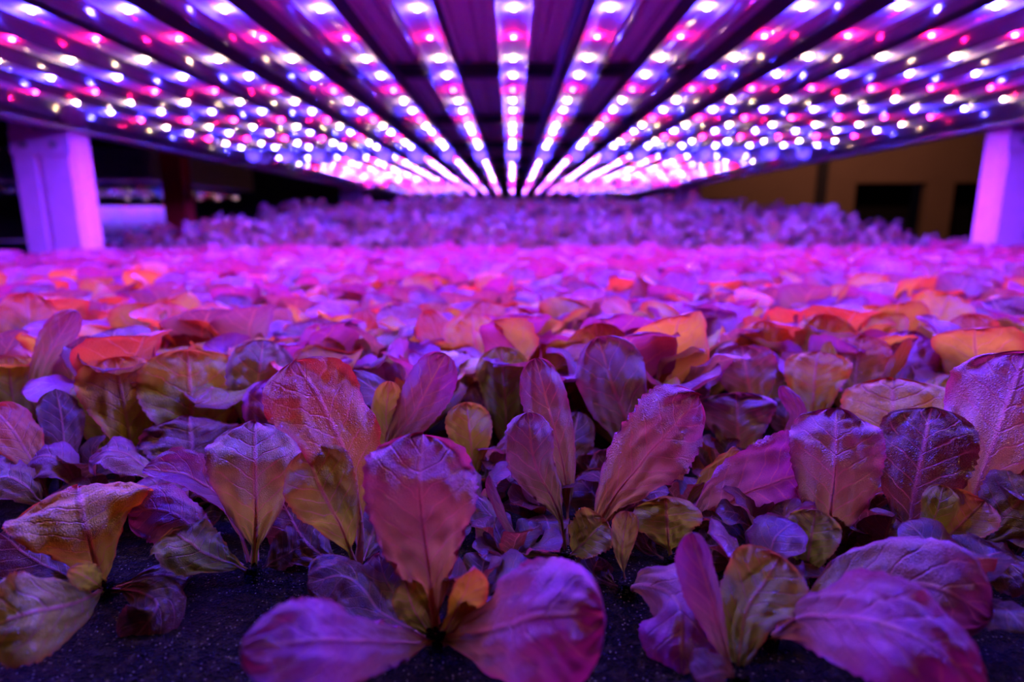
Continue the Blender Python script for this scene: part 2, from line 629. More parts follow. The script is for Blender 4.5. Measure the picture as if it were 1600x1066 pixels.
# ------------------------------------------------------------------ rack structure
XE, XC = 1.165, 0.058
for sx in (-1, 1):
    side = 'left' if sx < 0 else 'right'
    # light frame side rail
    r = MB()
    a, b = XC + sx * (XE - 0.03), XC + sx * (XE + 0.03)
    x0, x1 = min(a, b), max(a, b)
    r.box(x0, x1, -0.16, 5.85, TZ - 0.012, TZ - 0.004)
    r.box(b - 0.004 if sx > 0 else b, b if sx > 0 else b + 0.004, -0.16, 5.85, TZ - 0.012, TZ + 0.06)
    r.box(x0, x1, -0.16, 5.85, TZ + 0.056, TZ + 0.064)
    o = r.build('light_frame_rail', M['rail'])
    tag(o, 'long steel side rail holding the %s edge of the light array' % side, 'rail', 'side rails of the light array')
    # tray edge
    r = MB()
    r.box(XC + sx * XE - 0.012, XC + sx * XE + 0.012, -0.3, 6.0, BED - 0.08, BED + 0.03)
    o = r.build('tray_rim', M['rail'])
    tag(o, 'low steel rim along the %s side of the lettuce bed' % side, 'rim', 'rims of the growing tray')

# posts: steel uprights with a groove and a flange
def post(x, y, label, group, flip=1):
    t = empty('rack_post', (x, y, 0), label, 'post', group)
    wd, dp = 0.075, 0.035
    g = MB()
    prof = [(-wd, -dp), (-wd * 0.30, -dp), (-wd * 0.24, -dp + 0.018), (-wd * 0.12, -dp + 0.018), (-wd * 0.06, -dp), (wd * 0.86, -dp), (wd, -dp + 0.014),
            (wd, dp), (-wd, dp)]
    n = len(prof)
    for z in (0.012, 2.6):
        for (px, py) in prof: g.v.append((px * flip, py, z))
    for i in range(n):
        j = (i + 1) % n
        g.f.append((i, j, n + j, n + i) if flip > 0 else (i, n + i, n + j, j))
    g.f.append(tuple(reversed(range(n))))
    g.f.append(tuple(n + i for i in range(n)))
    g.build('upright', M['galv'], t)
    MB().box(-0.11, 0.11, -0.09, 0.09, 0, 0.012).build('foot_plate', M['rail'], t)
    br = MB()
    br.box(-wd * 1.0, wd * 1.0, -dp - 0.006, -dp, TZ - 0.05 - 0.02, TZ - 0.012)
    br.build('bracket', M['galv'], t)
    for dx in (-0.5, 0.5):
        MB().tube((dx * wd, -dp - 0.012, TZ - 0.045), (dx * wd, -dp - 0.004, TZ - 0.045), 0.008, 8).build('bolt', M['rail'], t)
    return t


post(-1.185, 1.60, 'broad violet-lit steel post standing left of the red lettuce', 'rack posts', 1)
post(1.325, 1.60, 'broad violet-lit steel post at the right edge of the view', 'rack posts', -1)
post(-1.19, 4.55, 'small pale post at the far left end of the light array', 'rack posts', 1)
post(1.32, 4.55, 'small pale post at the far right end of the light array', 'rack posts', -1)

sh = MB()
n = 120
for i in range(n + 1):
    xx = XC - XE + 2 * XE * i / n
    yy = 5.86 + 0.012 * math.sin(i * 0.9) + 0.01 * math.sin(i * 0.37)
    sh.v += [(xx, yy, BED + 0.03), (xx, yy, TZ - 0.03), (xx, yy + 0.003, TZ - 0.03), (xx, yy + 0.003, BED + 0.03)]
for i in range(n):
    for q in range(4):
        sh.f.append((i * 4 + q, i * 4 + 4 + q, i * 4 + 4 + (q + 1) % 4, i * 4 + (q + 1) % 4))
o = sh.build('end_curtain', M['white'], None, True)
tag(o, 'pale hanging sheet closing the far end of the bed under the lights', 'curtain')

# growing cloth bed
b = MB().box(XC - XE + 0.014, XC + XE - 0.014, -0.25, 5.95, BED - 0.02, BED)
o = b.build('growing_cloth', M['cloth'])
tag(o, 'black wet fibrous growing cloth that the lettuces are rooted in', 'growing cloth')
b = MB().box(XC - XE + 0.014, XC + XE - 0.014, -0.25, 5.95, BED - 0.075, BED - 0.021)
o = b.build('growing_tray', M['rail'])
tag(o, 'shallow steel tray beneath the black growing cloth', 'tray')

# deck overhead
d = MB()
prof = []
x = XC - XE
zt = CAMZ + 0.40
while x < XC + XE:
    prof += [(x, zt), (x + 0.016, zt), (x + 0.022, zt + 0.014), (x + 0.038, zt + 0.014)]
    x += 0.044
d.sweep_y(prof, -0.2, 5.9)
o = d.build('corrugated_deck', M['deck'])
tag(o, 'dark corrugated metal deck above the light tubes', 'deck')
for i, y in enumerate((0.95 - 0.02, 1.66, 2.42, 3.2, 4.0, 4.8, 5.6)):
    bm = MB()
    bm.box(XC - XE, XC + XE, y - 0.014, y + 0.014, zt - 0.032, zt - 0.027)
    bm.box(XC - XE, XC + XE, y - 0.003, y + 0.003, zt - 0.027, zt - 0.006)
    bm.box(XC - XE, XC + XE, y - 0.022, y + 0.022, zt - 0.006, zt - 0.0005)
    o = bm.build('cross_beam', M['beam'])
    tag(o, 'dark steel cross beam under the deck, %s from the near end' % ORD[i + 1], 'beam', 'cross beams under the deck')
o = MB().tube((0.100, -0.18, zt - 0.090), (0.100, 5.8, zt - 0.090), 0.008, 12).build('conduit', M['cable'], smooth=True)
tag(o, 'thin blue-grey conduit running above the tubes right of the centre row', 'conduit', 'conduits over the light array')
o = MB().tube((0.128, -0.18, zt - 0.086), (0.128, 5.8, zt - 0.086), 0.005, 10).build('conduit', M['cable'], smooth=True)
tag(o, 'thinner conduit just right of the blue-grey one above the tubes', 'conduit', 'conduits over the light array')
o = MB().tube((0.585, -0.18, TZ + 0.100), (0.585, 5.8, TZ + 0.100), 0.013, 14).build('water_pipe', M['pipe'], smooth=True)
tag(o, 'tan water pipe above the light tubes in the right half', 'pipe')

# ------------------------------------------------------------------ room
def struct(o):
    o['kind'] = 'structure'
    return o


struct(MB().box(-5.2, 5.6, -2.2, 8.2, -0.1, 0).build('floor', M['floor']))
struct(MB().box(-5.2, 5.6, -2.2, 8.2, 3.6, 3.7).build('ceiling', M['darkwall']))
struct(MB().box(-5.2, -5.1, -2.2, 8.2, 0, 3.6).build('wall_left', M['darkwall']))
struct(MB().box(5.5, 5.6, -2.2, 8.2, 0, 3.6).build('wall_right', M['darkwall']))
struct(MB().box(-5.2, 5.6, -2.3, -2.2, 0, 3.6).build('wall_front', M['darkwall']))
struct(MB().box(-5.1, 1.0, 8.1, 8.2, 0, 3.6).build('wall_back', M['darkwall']))
# panelled wall on the right with dark openings
wl = MB()
YB = 6.6
def wx(px): return (px - 800) / F * (YB - 0.1) * 1.0
for (a, b_, z0, z1) in ((1090, 1150, 1.35, 3.6), (1150, 1272, 0, 3.6), (1280, 1330, 0, 3.6), (1330, 1440, 1.52, 3.6), (1440, 1482, 0, 3.6), (1482, 1540, 1.52, 3.6), (1540, 1560, 0, 3.6)):
    wl.box(wx(a), wx(b_), YB, YB + 0.08, z0, z1)
struct(wl.build('wall_aisle', M['wall']))
struct(MB().box(wx(1268), wx(1284), YB - 0.03, YB + 0.0, 0, 3.6).build('trim_1', M['beam']))
struct(MB().box(wx(1090), wx(1150), YB + 0.3, YB + 0.34, 0, 1.6).build('doorway_dark_1', M['black']))  # black sheets stand for the shade inside the wall openings
struct(MB().box(wx(1325), wx(1445), YB + 0.3, YB + 0.34, 0, 1.8).build('doorway_dark_2', M['black']))
struct(MB().box(wx(1475), wx(1545), YB + 0.3, YB + 0.34, 0, 1.8).build('doorway_dark_3', M['black']))
t = empty('aisle_lamp', (3.3, 4.9, 2.93), 'warm strip lamp hanging in the aisle right of the rack', 'lamp')
MB().box(-0.62, 0.62, -0.08, 0.08, 0.0, 0.05).build('lamp_housing', M['housing'], t)
MB().tube((-0.5, 0, 0.05), (-0.5, 0, 0.67), 0.005, 8).build('hanger', M['rail'], t)
MB().tube((0.5, 0, 0.05), (0.5, 0, 0.67), 0.005, 8).build('hanger', M['rail'], t)

# neighbouring rack on the left
p = at(278, 300, 3.2)
t = MB().box(-0.055, 0.055, -0.05, 0.05, 0, 3.0).build('red_post', M['red'], None, loc=(p.x, p.y, 0))
tag(t, 'dark red painted post between the two racks on the left', 'post')
c0 = at(205, 335, 4.6)
t = empty('neighbour_rack', (c0.x, c0.y, 0), 'dim neighbouring rack seen behind the left post', 'rack')
MB().box(-1.2, 0.33, -0.3, 1.5, 1.0 - 0.06, 1.0).build('tray', M['rail'], t)
g = MB()
for i in range(5):
    g.box(-1.2, 0.33, -0.3 + 0.0, -0.26, 1.44 + i * 0.045, 1.46 + i * 0.045)
g.box(-1.2, 0.33, -0.25, 1.5, 1.44, 1.66)
g.build('upper_tray', M['deck'], t)
for dx in (-1.15, 0.28):
    for dy in (-0.2, 1.4):
        MB().box(dx - 0.03, dx + 0.03, dy - 0.03, dy + 0.03, 0, 0.94).build('leg', M['rail'], t)
sh = MB()
n = 40
for i in range(n + 1):
    xx = -0.5 + 0.78 * i / n
    yy = 0.25 + 0.012 * math.sin(i * 1.3) + 0.02 * math.sin(i * 0.45)
    sh.v += [(xx, yy, 1.0), (xx, yy, 1.265), (xx, yy + 0.003, 1.265), (xx, yy + 0.003, 1.0)]
for i in range(n):
    a = i * 4
    for q in range(4):
        sh.f.append((a + q, a + 4 + q, a + 4 + (q + 1) % 4, a + (q + 1) % 4))
o = sh.build('white_curtain', M['white'], None, True, loc=(c0.x, c0.y, 0))
tag(o, 'white hanging sheet lit violet under the neighbouring rack lights', 'curtain')
for i, dx in enumerate((-0.9, -0.72, -0.54, -0.36, -0.18, 0.0, 0.18)):
    light_tube(c0.x + dx, c0.y - 0.25, 1.38, 'grow light tube of the neighbouring rack, %s from its left' % ORD[i + 1], 'neighbouring rack tubes', run=2)

# ------------------------------------------------------------------ hero lettuces, placed leaf by leaf
# (root px x, root px y, label, [leaf, ...]); leaf = (kind, width px, [(px, py, depth offset in m), ...tip last], options)
HEROES = [
 (683, 1010, 'large front centre lettuce with a tall mauve leaf and two spreading violet leaves', [
   ('P', 190, [(668, 880, 0.0), (655, 760, 0.002), (662, 668, 0.012)], dict(cup=0.12, curl=0.10, ser=0.14, pet=0.10, peak=3.6)),
   ('V', 215, [(760, 985, -0.018), (850, 962, -0.035), (948, 955, -0.040)], dict(roll=-0.35, cup=0.35, ser=0.05, pet=0.06)),
   ('V', 150, [(610, 1005, -0.025), (500, 1000, -0.050), (372, 1010, -0.058)], dict(roll=0.45, cup=0.3, pet=0.08, ser=0.16)),
   ('Y', 56, [(650, 960, 0.0), (632, 908, -0.004)], dict(cup=-0.4, pet=0.05)),
   ('O', 62, [(710, 960, -0.004), (742, 888, -0.010)], dict(cup=-0.5, roll=0.5, pet=0.05)),
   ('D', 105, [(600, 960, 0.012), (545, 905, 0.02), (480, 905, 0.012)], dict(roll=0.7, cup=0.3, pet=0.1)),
   ('P', 70, [(610, 920, 0.02), (590, 860, 0.03)], dict(cup=0.3))]),
 (560, 905, 'lettuce with a tall scarlet leaf and a pale veined leaf left of centre', [
   ('R', 165, [(562, 800, 0.0), (535, 700, -0.004), (462, 560, 0.0)], dict(cup=0.1, roll=0.45, fold=0.1, curl=0.05, ser=0.05)),
   ('G', 122, [(535, 830, -0.010), (505, 770, -0.016), (472, 700, -0.014)], dict(cup=0.2, roll=-0.15)),
   ('D', 90, [(480, 850, 0.01), (440, 780, 0.012)], dict(cup=0.3)),
   ('P', 80, [(580, 840, 0.018), (600, 770, 0.03)], dict(cup=0.3))]),
 (397, 905, 'upright broad pale green-violet lettuce leaves left of the scarlet one', [
   ('M', 150, [(400, 820, 0.0), (398, 730, 0.0), (398, 648, 0.012)], dict(cup=0.22, curl=0.12, ser=0.04, pet=0.15)),
   ('Y', 100, [(360, 880, -0.010), (310, 860, -0.012), (268, 822, -0.008)], dict(roll=0.4, cup=0.2)),
   ('P', 95, [(330, 850, 0.0), (260, 800, 0.0), (195, 800, -0.004)], dict(roll=0.5, cup=0.3)),
   ('V', 75, [(360, 800, 0.01), (300, 745, 0.004), (222, 728, 0.0)], dict(roll=0.7, cup=-0.35)),
   ('D', 80, [(440, 870, 0.005), (480, 850, 0.01)], dict(roll=0.3, cup=0.3))]),
 (165, 930, 'spreading orange lettuce leaf like an umbrella at the left front', [
   ('O', 205, [(150, 880, -0.004), (130, 810, -0.008), (118, 738, 0.004)], dict(cup=0.35, roll=0.12, curl=0.15, ser=0.10, pet=0.08, peak=6)),
   ('G', 150, [(110, 945, -0.028), (40, 960, -0.045), (-50, 990, -0.05)], dict(roll=0.1, cup=0.2, ser=0.12, pet=0.12)),
   ('D', 90, [(215, 925, -0.010), (245, 950, -0.018), (195, 1015, -0.024)], dict(roll=0.1, cup=0.2)),
   ('D', 80, [(60, 880, 0.005), (0, 830, 0.0)], dict(roll=0.4, cup=0.3)),
   ('Y', 45, [(140, 905, -0.02), (110, 890, -0.03)], dict(cup=-0.2, ser=0.3)),
   ('D', 80, [(240, 900, 0.01), (290, 905, 0.0)], dict(roll=-0.3))]),
 (300, 800, 'dark maroon lettuce beneath the round pale green leaf', [
   ('D', 140, [(300, 730, 0.0), (295, 642, 0.012)], dict(cup=0.3, curl=0.1, pet=0.1)),
   ('P', 80, [(240, 740, -0.01), (180, 705, -0.012), (135, 712, -0.01)], dict(roll=0.8, cup=0.3)),
   ('P', 72, [(250, 720, 0.0), (215, 690, 0.0)], dict(roll=0.4, cup=0.3)),
   ('D', 60, [(350, 770, 0.0), (370, 720, 0.0)], dict())]),
 (90, 815, 'low wide violet leaves at the left edge of the second row', [
   ('V', 95, [(120, 760, 0.0), (80, 715, 0.0), (5, 730, 0.0)], dict(roll=0.7, cup=0.3)),
   ('P', 90, [(60, 780, -0.01), (20, 750, -0.014), (-50, 750, -0.014)], dict(roll=0.6, cup=0.35)),
   ('D', 60, [(100, 700, 0.01), (88, 605, 0.02)], dict(cup=0.3)),
   ('R', 75, [(50, 720, 0.0), (10, 660, 0.0), (-20, 630, 0.0)], dict(roll=0.4, cup=0.2))]),
 (300, 755, 'round pale orange-green lettuce leaf with fine veins, standing upright', [
   ('G', 146, [(300, 660, 0.0), (292, 543, 0.006)], dict(cup=0.15, curl=0.06, pet=0.08, peak=4.2, ser=0.04)),
   ('P', 60, [(330, 680, 0.01), (350, 620, 0.015)], dict())]),
 (205, 765, 'fan shaped orange leaf left of the round pale leaf', [
   ('O', 112, [(203, 690, 0.0), (178, 553, 0.004)], dict(cup=-0.15, pet=0.08, peak=7, ser=0.06, roll=0.1)),
   ('G', 60, [(165, 690, -0.004), (140, 590, 0.0)], dict(cup=0.5, roll=0.5)),
   ('D', 70, [(230, 720, 0.01), (250, 660, 0.02)], dict())]),
 (70, 720, 'thin rough upright violet leaf beside a dark red one at the left', [
   ('P', 46, [(60, 620, 0.0), (75, 560, 0.0), (118, 485, 0.0)], dict(cup=0.5, roll=0.3, wave=0.25, crinkle=2)),
   ('P', 52, [(100, 620, 0.0), (145, 525, 0.0)], dict(cup=0.4, roll=0.3)),
   ('G', 62, [(25, 640, 0.0), (12, 555, 0.0)], dict(cup=0.2)),
   ('R', 70, [(20, 600, 0.02), (-5, 540, 0.03)], dict())]),
 (50, 640, 'dark red oval leaf standing at the far left of the third row', [
   ('R', 82, [(45, 560, 0.0), (45, 455, 0.004)], dict(cup=0.3, curl=0.08)),
   ('P', 60, [(80, 570, 0.0), (105, 510, 0.0)], dict())]),
 (410, 745, 'rough pinkish upright leaf over a crinkled violet one', [
   ('M', 100, [(400, 640, 0.0), (412, 524, 0.008)], dict(cup=0.3, curl=0.15, crinkle=1.6)),
   ('V', 85, [(440, 690, -0.012), (425, 640, -0.014), (425, 588, -0.008)], dict(cup=0.4, crinkle=2.2)),
   ('D', 60, [(470, 690, -0.01), (480, 655, -0.01)], dict())]),
 (640, 790, 'slender violet leaf leaning right in front of small olive leaves', [
   ('V', 80, [(610, 715, -0.004), (650, 640, 0.0), (698, 552, 0.006)], dict(cup=0.3, curl=0.05, roll=-0.1)),
   ('D', 62, [(625, 650, 0.01), (545, 578, 0.014)], dict(roll=0.5, cup=0.3)),
   ('Y', 50, [(605, 670, 0.0), (608, 594, 0.0)], dict(cup=0.1)),
   ('D', 60, [(560, 720, 0.0), (520, 660, 0.01)], dict())]),
 (738, 800, 'small olive leaf behind the tall mauve centre leaf', [
   ('Y', 72, [(738, 720, 0.0), (728, 626, 0.004)], dict(cup=0.2)),
   ('P', 50, [(770, 740, 0.0), (800, 690, -0.004)], dict(roll=-0.4)),
   ('D', 70, [(700, 740, 0.01), (690, 680, 0.02)], dict())]),
 (792, 735, 'olive upright oval leaf between the violet leaves of the centre', [
   ('Y', 86, [(790, 640, 0.0), (783, 540, 0.006)], dict(cup=0.15, curl=0.05, pet=0.12)),
   ('D', 60, [(750, 660, 0.0), (770, 590, 0.01)], dict())]),
 (745, 650, 'round orange leaf in front of a scarlet tip in the centre', [
   ('O', 92, [(742, 570, 0.0), (738, 486, 0.004)], dict(cup=0.15, pet=0.08, peak=4)),
   ('R', 82, [(755, 540, 0.05), (752, 462, 0.06)], dict(cup=0.2, curl=0.2)),
   ('R', 56, [(700, 570, 0.01), (668, 482, 0.012)], dict(cup=0.2, roll=0.3)),
   ('M', 50, [(715, 600, -0.01), (705, 545, -0.01)], dict(cup=0.4))]),
 (885, 880, 'two tall rough violet leaves one above the other right of the centre leaf', [
   ('P', 88, [(872, 800, 0.0), (835, 720, -0.002), (826, 642, 0.0)], dict(cup=0.45, roll=0.3, ser=0.16)),
   ('P', 76, [(885, 760, 0.02), (860, 650, 0.02), (836, 553, 0.025)], dict(cup=0.4, curl=0.2, crinkle=1.8)),
   ('G', 82, [(905, 855, -0.008), (948, 812, -0.010)], dict(cup=-0.25, roll=-0.3, ser=0.15)),
   ('P', 22, [(810, 840, -0.01), (765, 742, -0.012)], dict(cup=0.9, roll=0.9)),
   ('M', 70, [(800, 850, 0.0), (745, 775, 0.0)], dict(roll=0.6, cup=0.4))]),
 (990, 770, 'large pointed mauve leaf standing before a red one', [
   ('P', 112, [(985, 680, 0.0), (960, 610, 0.0), (932, 522, 0.006)], dict(cup=0.35, peak=2.2, pet=0.12)),
   ('O', 112, [(945, 620, 0.06), (930, 500, 0.06)], dict(cup=0.2, curl=0.12)),
   ('D', 70, [(900, 720, -0.01), (905, 640, 0.0)], dict()),
   ('D', 60, [(950, 760, -0.02), (950, 700, -0.02)], dict())]),
 (925, 860, 'big pink-violet leaf with a toothed edge reaching up to the right', [
   ('P', 140, [(950, 790, -0.004), (1010, 715, -0.006), (1100, 615, 0.004)], dict(cup=0.3, ser=0.12, crinkle=1.7, roll=0.25, pet=0.08)),
   ('D', 80, [(960, 820, 0.02), (900, 740, 0.03)], dict())]),
 (980, 930, 'small olive leaves beside the black cloth gap right of centre', [
   ('G', 44, [(972, 870, 0.0), (980, 798, 0.0)], dict(cup=0.2)),
   ('V', 135, [(1010, 915, -0.016), (1060, 945, -0.030), (1065, 1060, -0.040)], dict(cup=0.4, roll=-0.1, pet=0.08)),
   ('D', 60, [(930, 900, 0.01), (935, 870, 0.01)], dict())]),
 (1050, 890, 'folded olive leaves under the big pink leaf', [
   ('G', 112, [(1045, 850, 0.0), (1040, 775, 0.0)], dict(cup=-0.3, fold=0.3)),
   ('D', 70, [(1010, 850, 0.01), (990, 780, 0.01)], dict()),
   ('D', 70, [(1100, 880, 0.0), (1130, 830, 0.0)], dict())]),
 (1085, 845, 'broad glowing pink leaf with yellow base leaning right', [
   ('V', 155, [(1110, 800, -0.004), (1180, 765, -0.012), (1285, 735, -0.012)], dict(cup=0.2, roll=0.35, ser=0.05, pet=0.04, peak=3.8)),
   ('O', 45, [(1080, 780, 0.006), (1160, 705, 0.01)], dict(roll=0.8, cup=0.3))]),
 (1150, 1075, 'narrow folded violet leaf standing by the drooping one', [
   ('V', 66, [(1135, 1020, 0.0), (1108, 930, -0.002), (1082, 832, 0.0)], dict(cup=0.7, roll=0.5, pet=0.04)),
   ('G', 122, [(1165, 960, 0.006), (1195, 910, 0.01), (1222, 864, 0.012)], dict(cup=-0.2, roll=-0.1, pet=0.05)),
   ('D', 80, [(1130, 1050, -0.01), (1090, 1060, -0.02)], dict())]),
 (1200, 1010, 'wide blurred violet leaves spreading to the lower right corner', [
   ('V', 185, [(1260, 965, -0.020), (1400, 980, -0.044), (1560, 1085, -0.052)], dict(roll=-0.35, cup=0.3, pet=0.05)),
   ('P', 160, [(1330, 920, 0.0), (1450, 915, -0.012), (1562, 970, -0.018)], dict(roll=-0.25, cup=0.35, pet=0.12)),
   ('D', 80, [(1150, 980, 0.0), (1130, 930, 0.0)], dict())]),
 (1262, 940, 'pointed yellow-green leaf standing above the front violet leaves', [
   ('Y', 82, [(1262, 880, 0.0), (1275, 795, 0.0)], dict(cup=-0.2, peak=2.2)),
   ('D', 90, [(1230, 890, 0.01), (1190, 850, 0.02)], dict()),
   ('D', 70, [(1310, 900, 0.01), (1330, 850, 0.02)], dict())]),
 (1300, 900, 'tall broad mauve leaf in the middle of the right half', [
   ('P', 145, [(1298, 810, 0.0), (1305, 730, 0.0), (1308, 628, 0.010)], dict(cup=0.25, curl=0.12, crinkle=1.6, ser=0.05, pet=0.1)),
   ('D', 60, [(1240, 830, 0.0), (1230, 780, 0.01)], dict())]),
 (1420, 880, 'dark maroon glossy leaf right of the tall mauve leaf', [
   ('D', 145, [(1425, 800, 0.0), (1440, 720, 0.0), (1455, 630, 0.008)], dict(cup=0.3, curl=0.08, pet=0.1)),
   ('P', 80, [(1385, 850, -0.012), (1395, 803, -0.012)], dict(cup=0.4, curl=0.2)),
   ('Y', 50, [(1460, 810, -0.012), (1475, 755, -0.012)], dict(cup=0.3, curl=0.2)),
   ('D', 70, [(1340, 850, 0.0), (1340, 800, 0.0)], dict())]),
 (1455, 900, 'folded yellow-orange leaf low in the right half', [
   ('O', 88, [(1470, 855, 0.0), (1540, 780, -0.004)], dict(cup=-0.3, fold=0.25, roll=-0.3)),
   ('D', 95, [(1510, 870, -0.01), (1620, 890, -0.02)], dict(roll=-0.6, cup=0.3))]),
 (1520, 870, 'huge light violet leaf rising at the right edge', [
   ('P', 165, [(1520, 790, 0.0), (1555, 690, 0.0), (1605, 543, 0.010)], dict(cup=0.25, curl=0.08, crinkle=1.4, pet=0.1)),
   ('M', 125, [(1545, 830, -0.012), (1640, 740, -0.016)], dict(roll=-0.4, cup=0.2))]),
 (1400, 785, 'wide arching orange leaf above the maroon one', [
   ('O', 172, [(1400, 700, 0.0), (1392, 582, 0.010)], dict(cup=0.45, curl=0.1, peak=6, pet=0.05)),
   ('G', 90, [(1470, 690, 0.02), (1495, 580, 0.03)], dict(cup=0.2))]),
 (1165, 765, 'rust and violet cupped leaf behind the glowing pink leaf', [
   ('P', 120, [(1155, 700, 0.0), (1150, 608, 0.006)], dict(cup=0.4, peak=6, crinkle=1.5)),
   ('R', 60, [(1110, 740, 0.0), (1100, 680, 0.01)], dict()),
   ('V', 30, [(1245, 660, 0.0), (1222, 602, 0.0)], dict(cup=0.2, roll=0.3))]),
 (1175, 700, 'pink rounded leaf with straight right side in the third row', [
   ('P', 95, [(1175, 630, 0.0), (1158, 538, 0.004)], dict(cup=0.2, peak=5)),
   ('O', 92, [(1195, 590, 0.05), (1190, 498, 0.05)], dict(cup=0.2, curl=0.1)),
   ('V', 62, [(1090, 640, -0.005), (1075, 574, -0.005)], dict(cup=0.4, curl=0.2))]),
 (1272, 710, 'orange squared leaf with a scarlet rim right of the pink one', [
   ('O', 100, [(1270, 640, 0.0), (1278, 545, 0.004)], dict(cup=0.1, peak=7)),
   ('O', 96, [(1285, 580, 0.05), (1290, 487, 0.05)], dict(cup=0.15)),
   ('D', 60, [(1230, 660, 0.0), (1235, 620, 0.0)], dict())]),
 (1350, 690, 'rust red leaf with a dark olive curled edge', [
   ('R', 92, [(1335, 620, 0.0), (1348, 520, 0.004)], dict(cup=0.2, peak=5)),
   ('Y', 34, [(1310, 620, -0.004), (1298, 532, -0.004)], dict(cup=0.6, roll=0.6)),
   ('V', 92, [(1400, 610, 0.0), (1430, 510, 0.008)], dict(cup=0.3, curl=0.15, crinkle=2)),
   ('R', 24, [(1380, 610, -0.01), (1425, 528, -0.012)], dict(cup=0.2, roll=0.7))]),
 (1525, 650, 'dark red oval leaf beyond the huge violet leaf', [
   ('R', 74, [(1525, 570, 0.0), (1520, 487, 0.004)], dict(cup=0.3)),
   ('G', 60, [(1490, 590, 0.0), (1480, 520, 0.0)], dict())]),
 (570, 640, 'dark backed leaf with a rough violet tip left of centre', [
   ('P', 95, [(480, 570, 0.0), (480, 495, 0.01)], dict(cup=0.4, curl=0.3, crinkle=2)),
   ('V', 42, [(500, 590, -0.01), (532, 508, -0.01)], dict(cup=0.3, roll=-0.3, crinkle=2)),
   ('R', 84, [(600, 600, -0.01), (598, 528, -0.01)], dict(cup=0.2, peak=7)),
   ('V', 50, [(630, 600, -0.02), (655, 535, -0.02)], dict(cup=0.4)),
   ('R', 60, [(575, 560, 0.03), (570, 482, 0.03)], dict(cup=0.3))]),
 (320, 660, 'crimson leaf bent sideways behind the round pale leaf', [
   ('R', 92, [(310, 590, 0.0), (290, 516, 0.004)], dict(cup=0.35, roll=0.4)),
   ('R', 50, [(260, 600, 0.0), (200, 515, 0.0)], dict(cup=0.2, roll=0.3)),
   ('M', 50, [(350, 610, 0.0), (352, 528, 0.0)], dict()),
   ('O', 75, [(270, 560, 0.05), (265, 462, 0.05)], dict(cup=0.2))]),
]

hero_roots = []
sd = 100
for (rx, ry, label, leaves) in HEROES:
    root, zc = on_bed(rx, ry)
    hero_roots.append((root.x, root.y))
    t = empty('lettuce', root, label, 'lettuce', 'front lettuces placed singly')
    MB().tube((0, 0, -0.004), (0, 0, 0.006), 0.0035, 8).build('stem', M['cloth'], t)
    for (kind, wpx, pts, opt) in leaves:
        sd += 1
        P = [root + Vector((0, 0, 0.002))]
        for (x, y, dz) in pts: P.append(at(x, y, zc + dz))
        zm = zc + pts[len(pts) // 2][2]
        mid = P[len(P) // 2]
        nrm = (CAM - mid).normalized()
        opt = {**dict(crinkle=1.25, wave=0.16, curl=0.10, twist=0.15 * math.sin(sd * 2.3)), **opt}
        geo = leaf_geo(P, wpx / F * zm, nrm, kind, nu=12, nv=48, seed=sd, **opt)
        leaf_object(geo, t, root)

# ------------------------------------------------------------------ procedural lettuces behind
LOW = []
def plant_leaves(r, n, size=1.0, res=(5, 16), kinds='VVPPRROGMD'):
    out = []
    a0 = r.random() * 6.28
    for i in range(n):
        az = a0 + i * 2.4 + r.normal() * 0.25
        inner = i / n
        L = size * (0.062 + 0.022 * r.random()) * (0.85 + 0.15 * inner)
        lean = (0.12 + 0.50 * (1 - inner)) * (0.7 + 0.6 * r.random())
        dr = np.array([math.cos(az), math.sin(az)])
        pts = []
        for k, f in enumerate((0.0, 0.35, 0.7, 1.0)):
            an = lean * (0.5 + 0.9 * f)
            rad = L * f * math.sin(an)
            pts.append((dr[0] * rad, dr[1] * rad, 0.001 + L * f * math.cos(an)))
        nrm = (-dr[0] * 0.9, -dr[1] * 0.9, 0.6)
        out.append(leaf_geo(pts, L * (0.52 + 0.16 * r.random()), nrm, kinds[r.integers(len(kinds))], nu=res[0], nv=res[1],
                            cup=r.normal() * 0.2 - 0.25 + 0.1, curl=0.1 + 0.2 * r.random(), wave=0.15, twist=r.normal() * 0.3,
                            crinkle=1.2, pet=0.12, ser=0.05, rib=res[0] > 3, peak=3 + 3 * r.random(), seed=int(r.integers(1 << 30))))
    return out


protoA, protoB = [], []
for i in range(10):
    r = np.random.default_rng(500 + i)
    t = empty('lettuce', (0, 0, -5), 'x', 'lettuce')
    for g in plant_leaves(r, 7, 1.0, (7, 24), kinds=['VVPPROGM', 'VPRROGYO', 'VVVPPMRDO'][i % 3]):
        leaf_object(g, t)
    protoA.append(t)
for i in range(14):
    r = np.random.default_rng(900 + i)
    protoB.append(mesh_from('lettuce', plant_leaves(r, 8, 1.0, (4, 12), kinds=['VVVPPRRM', 'VVPPROR', 'VVVVPPMRO'][i % 3]), M['leaf']))
for t in protoA: KIDS[t.name] = list(t.children)

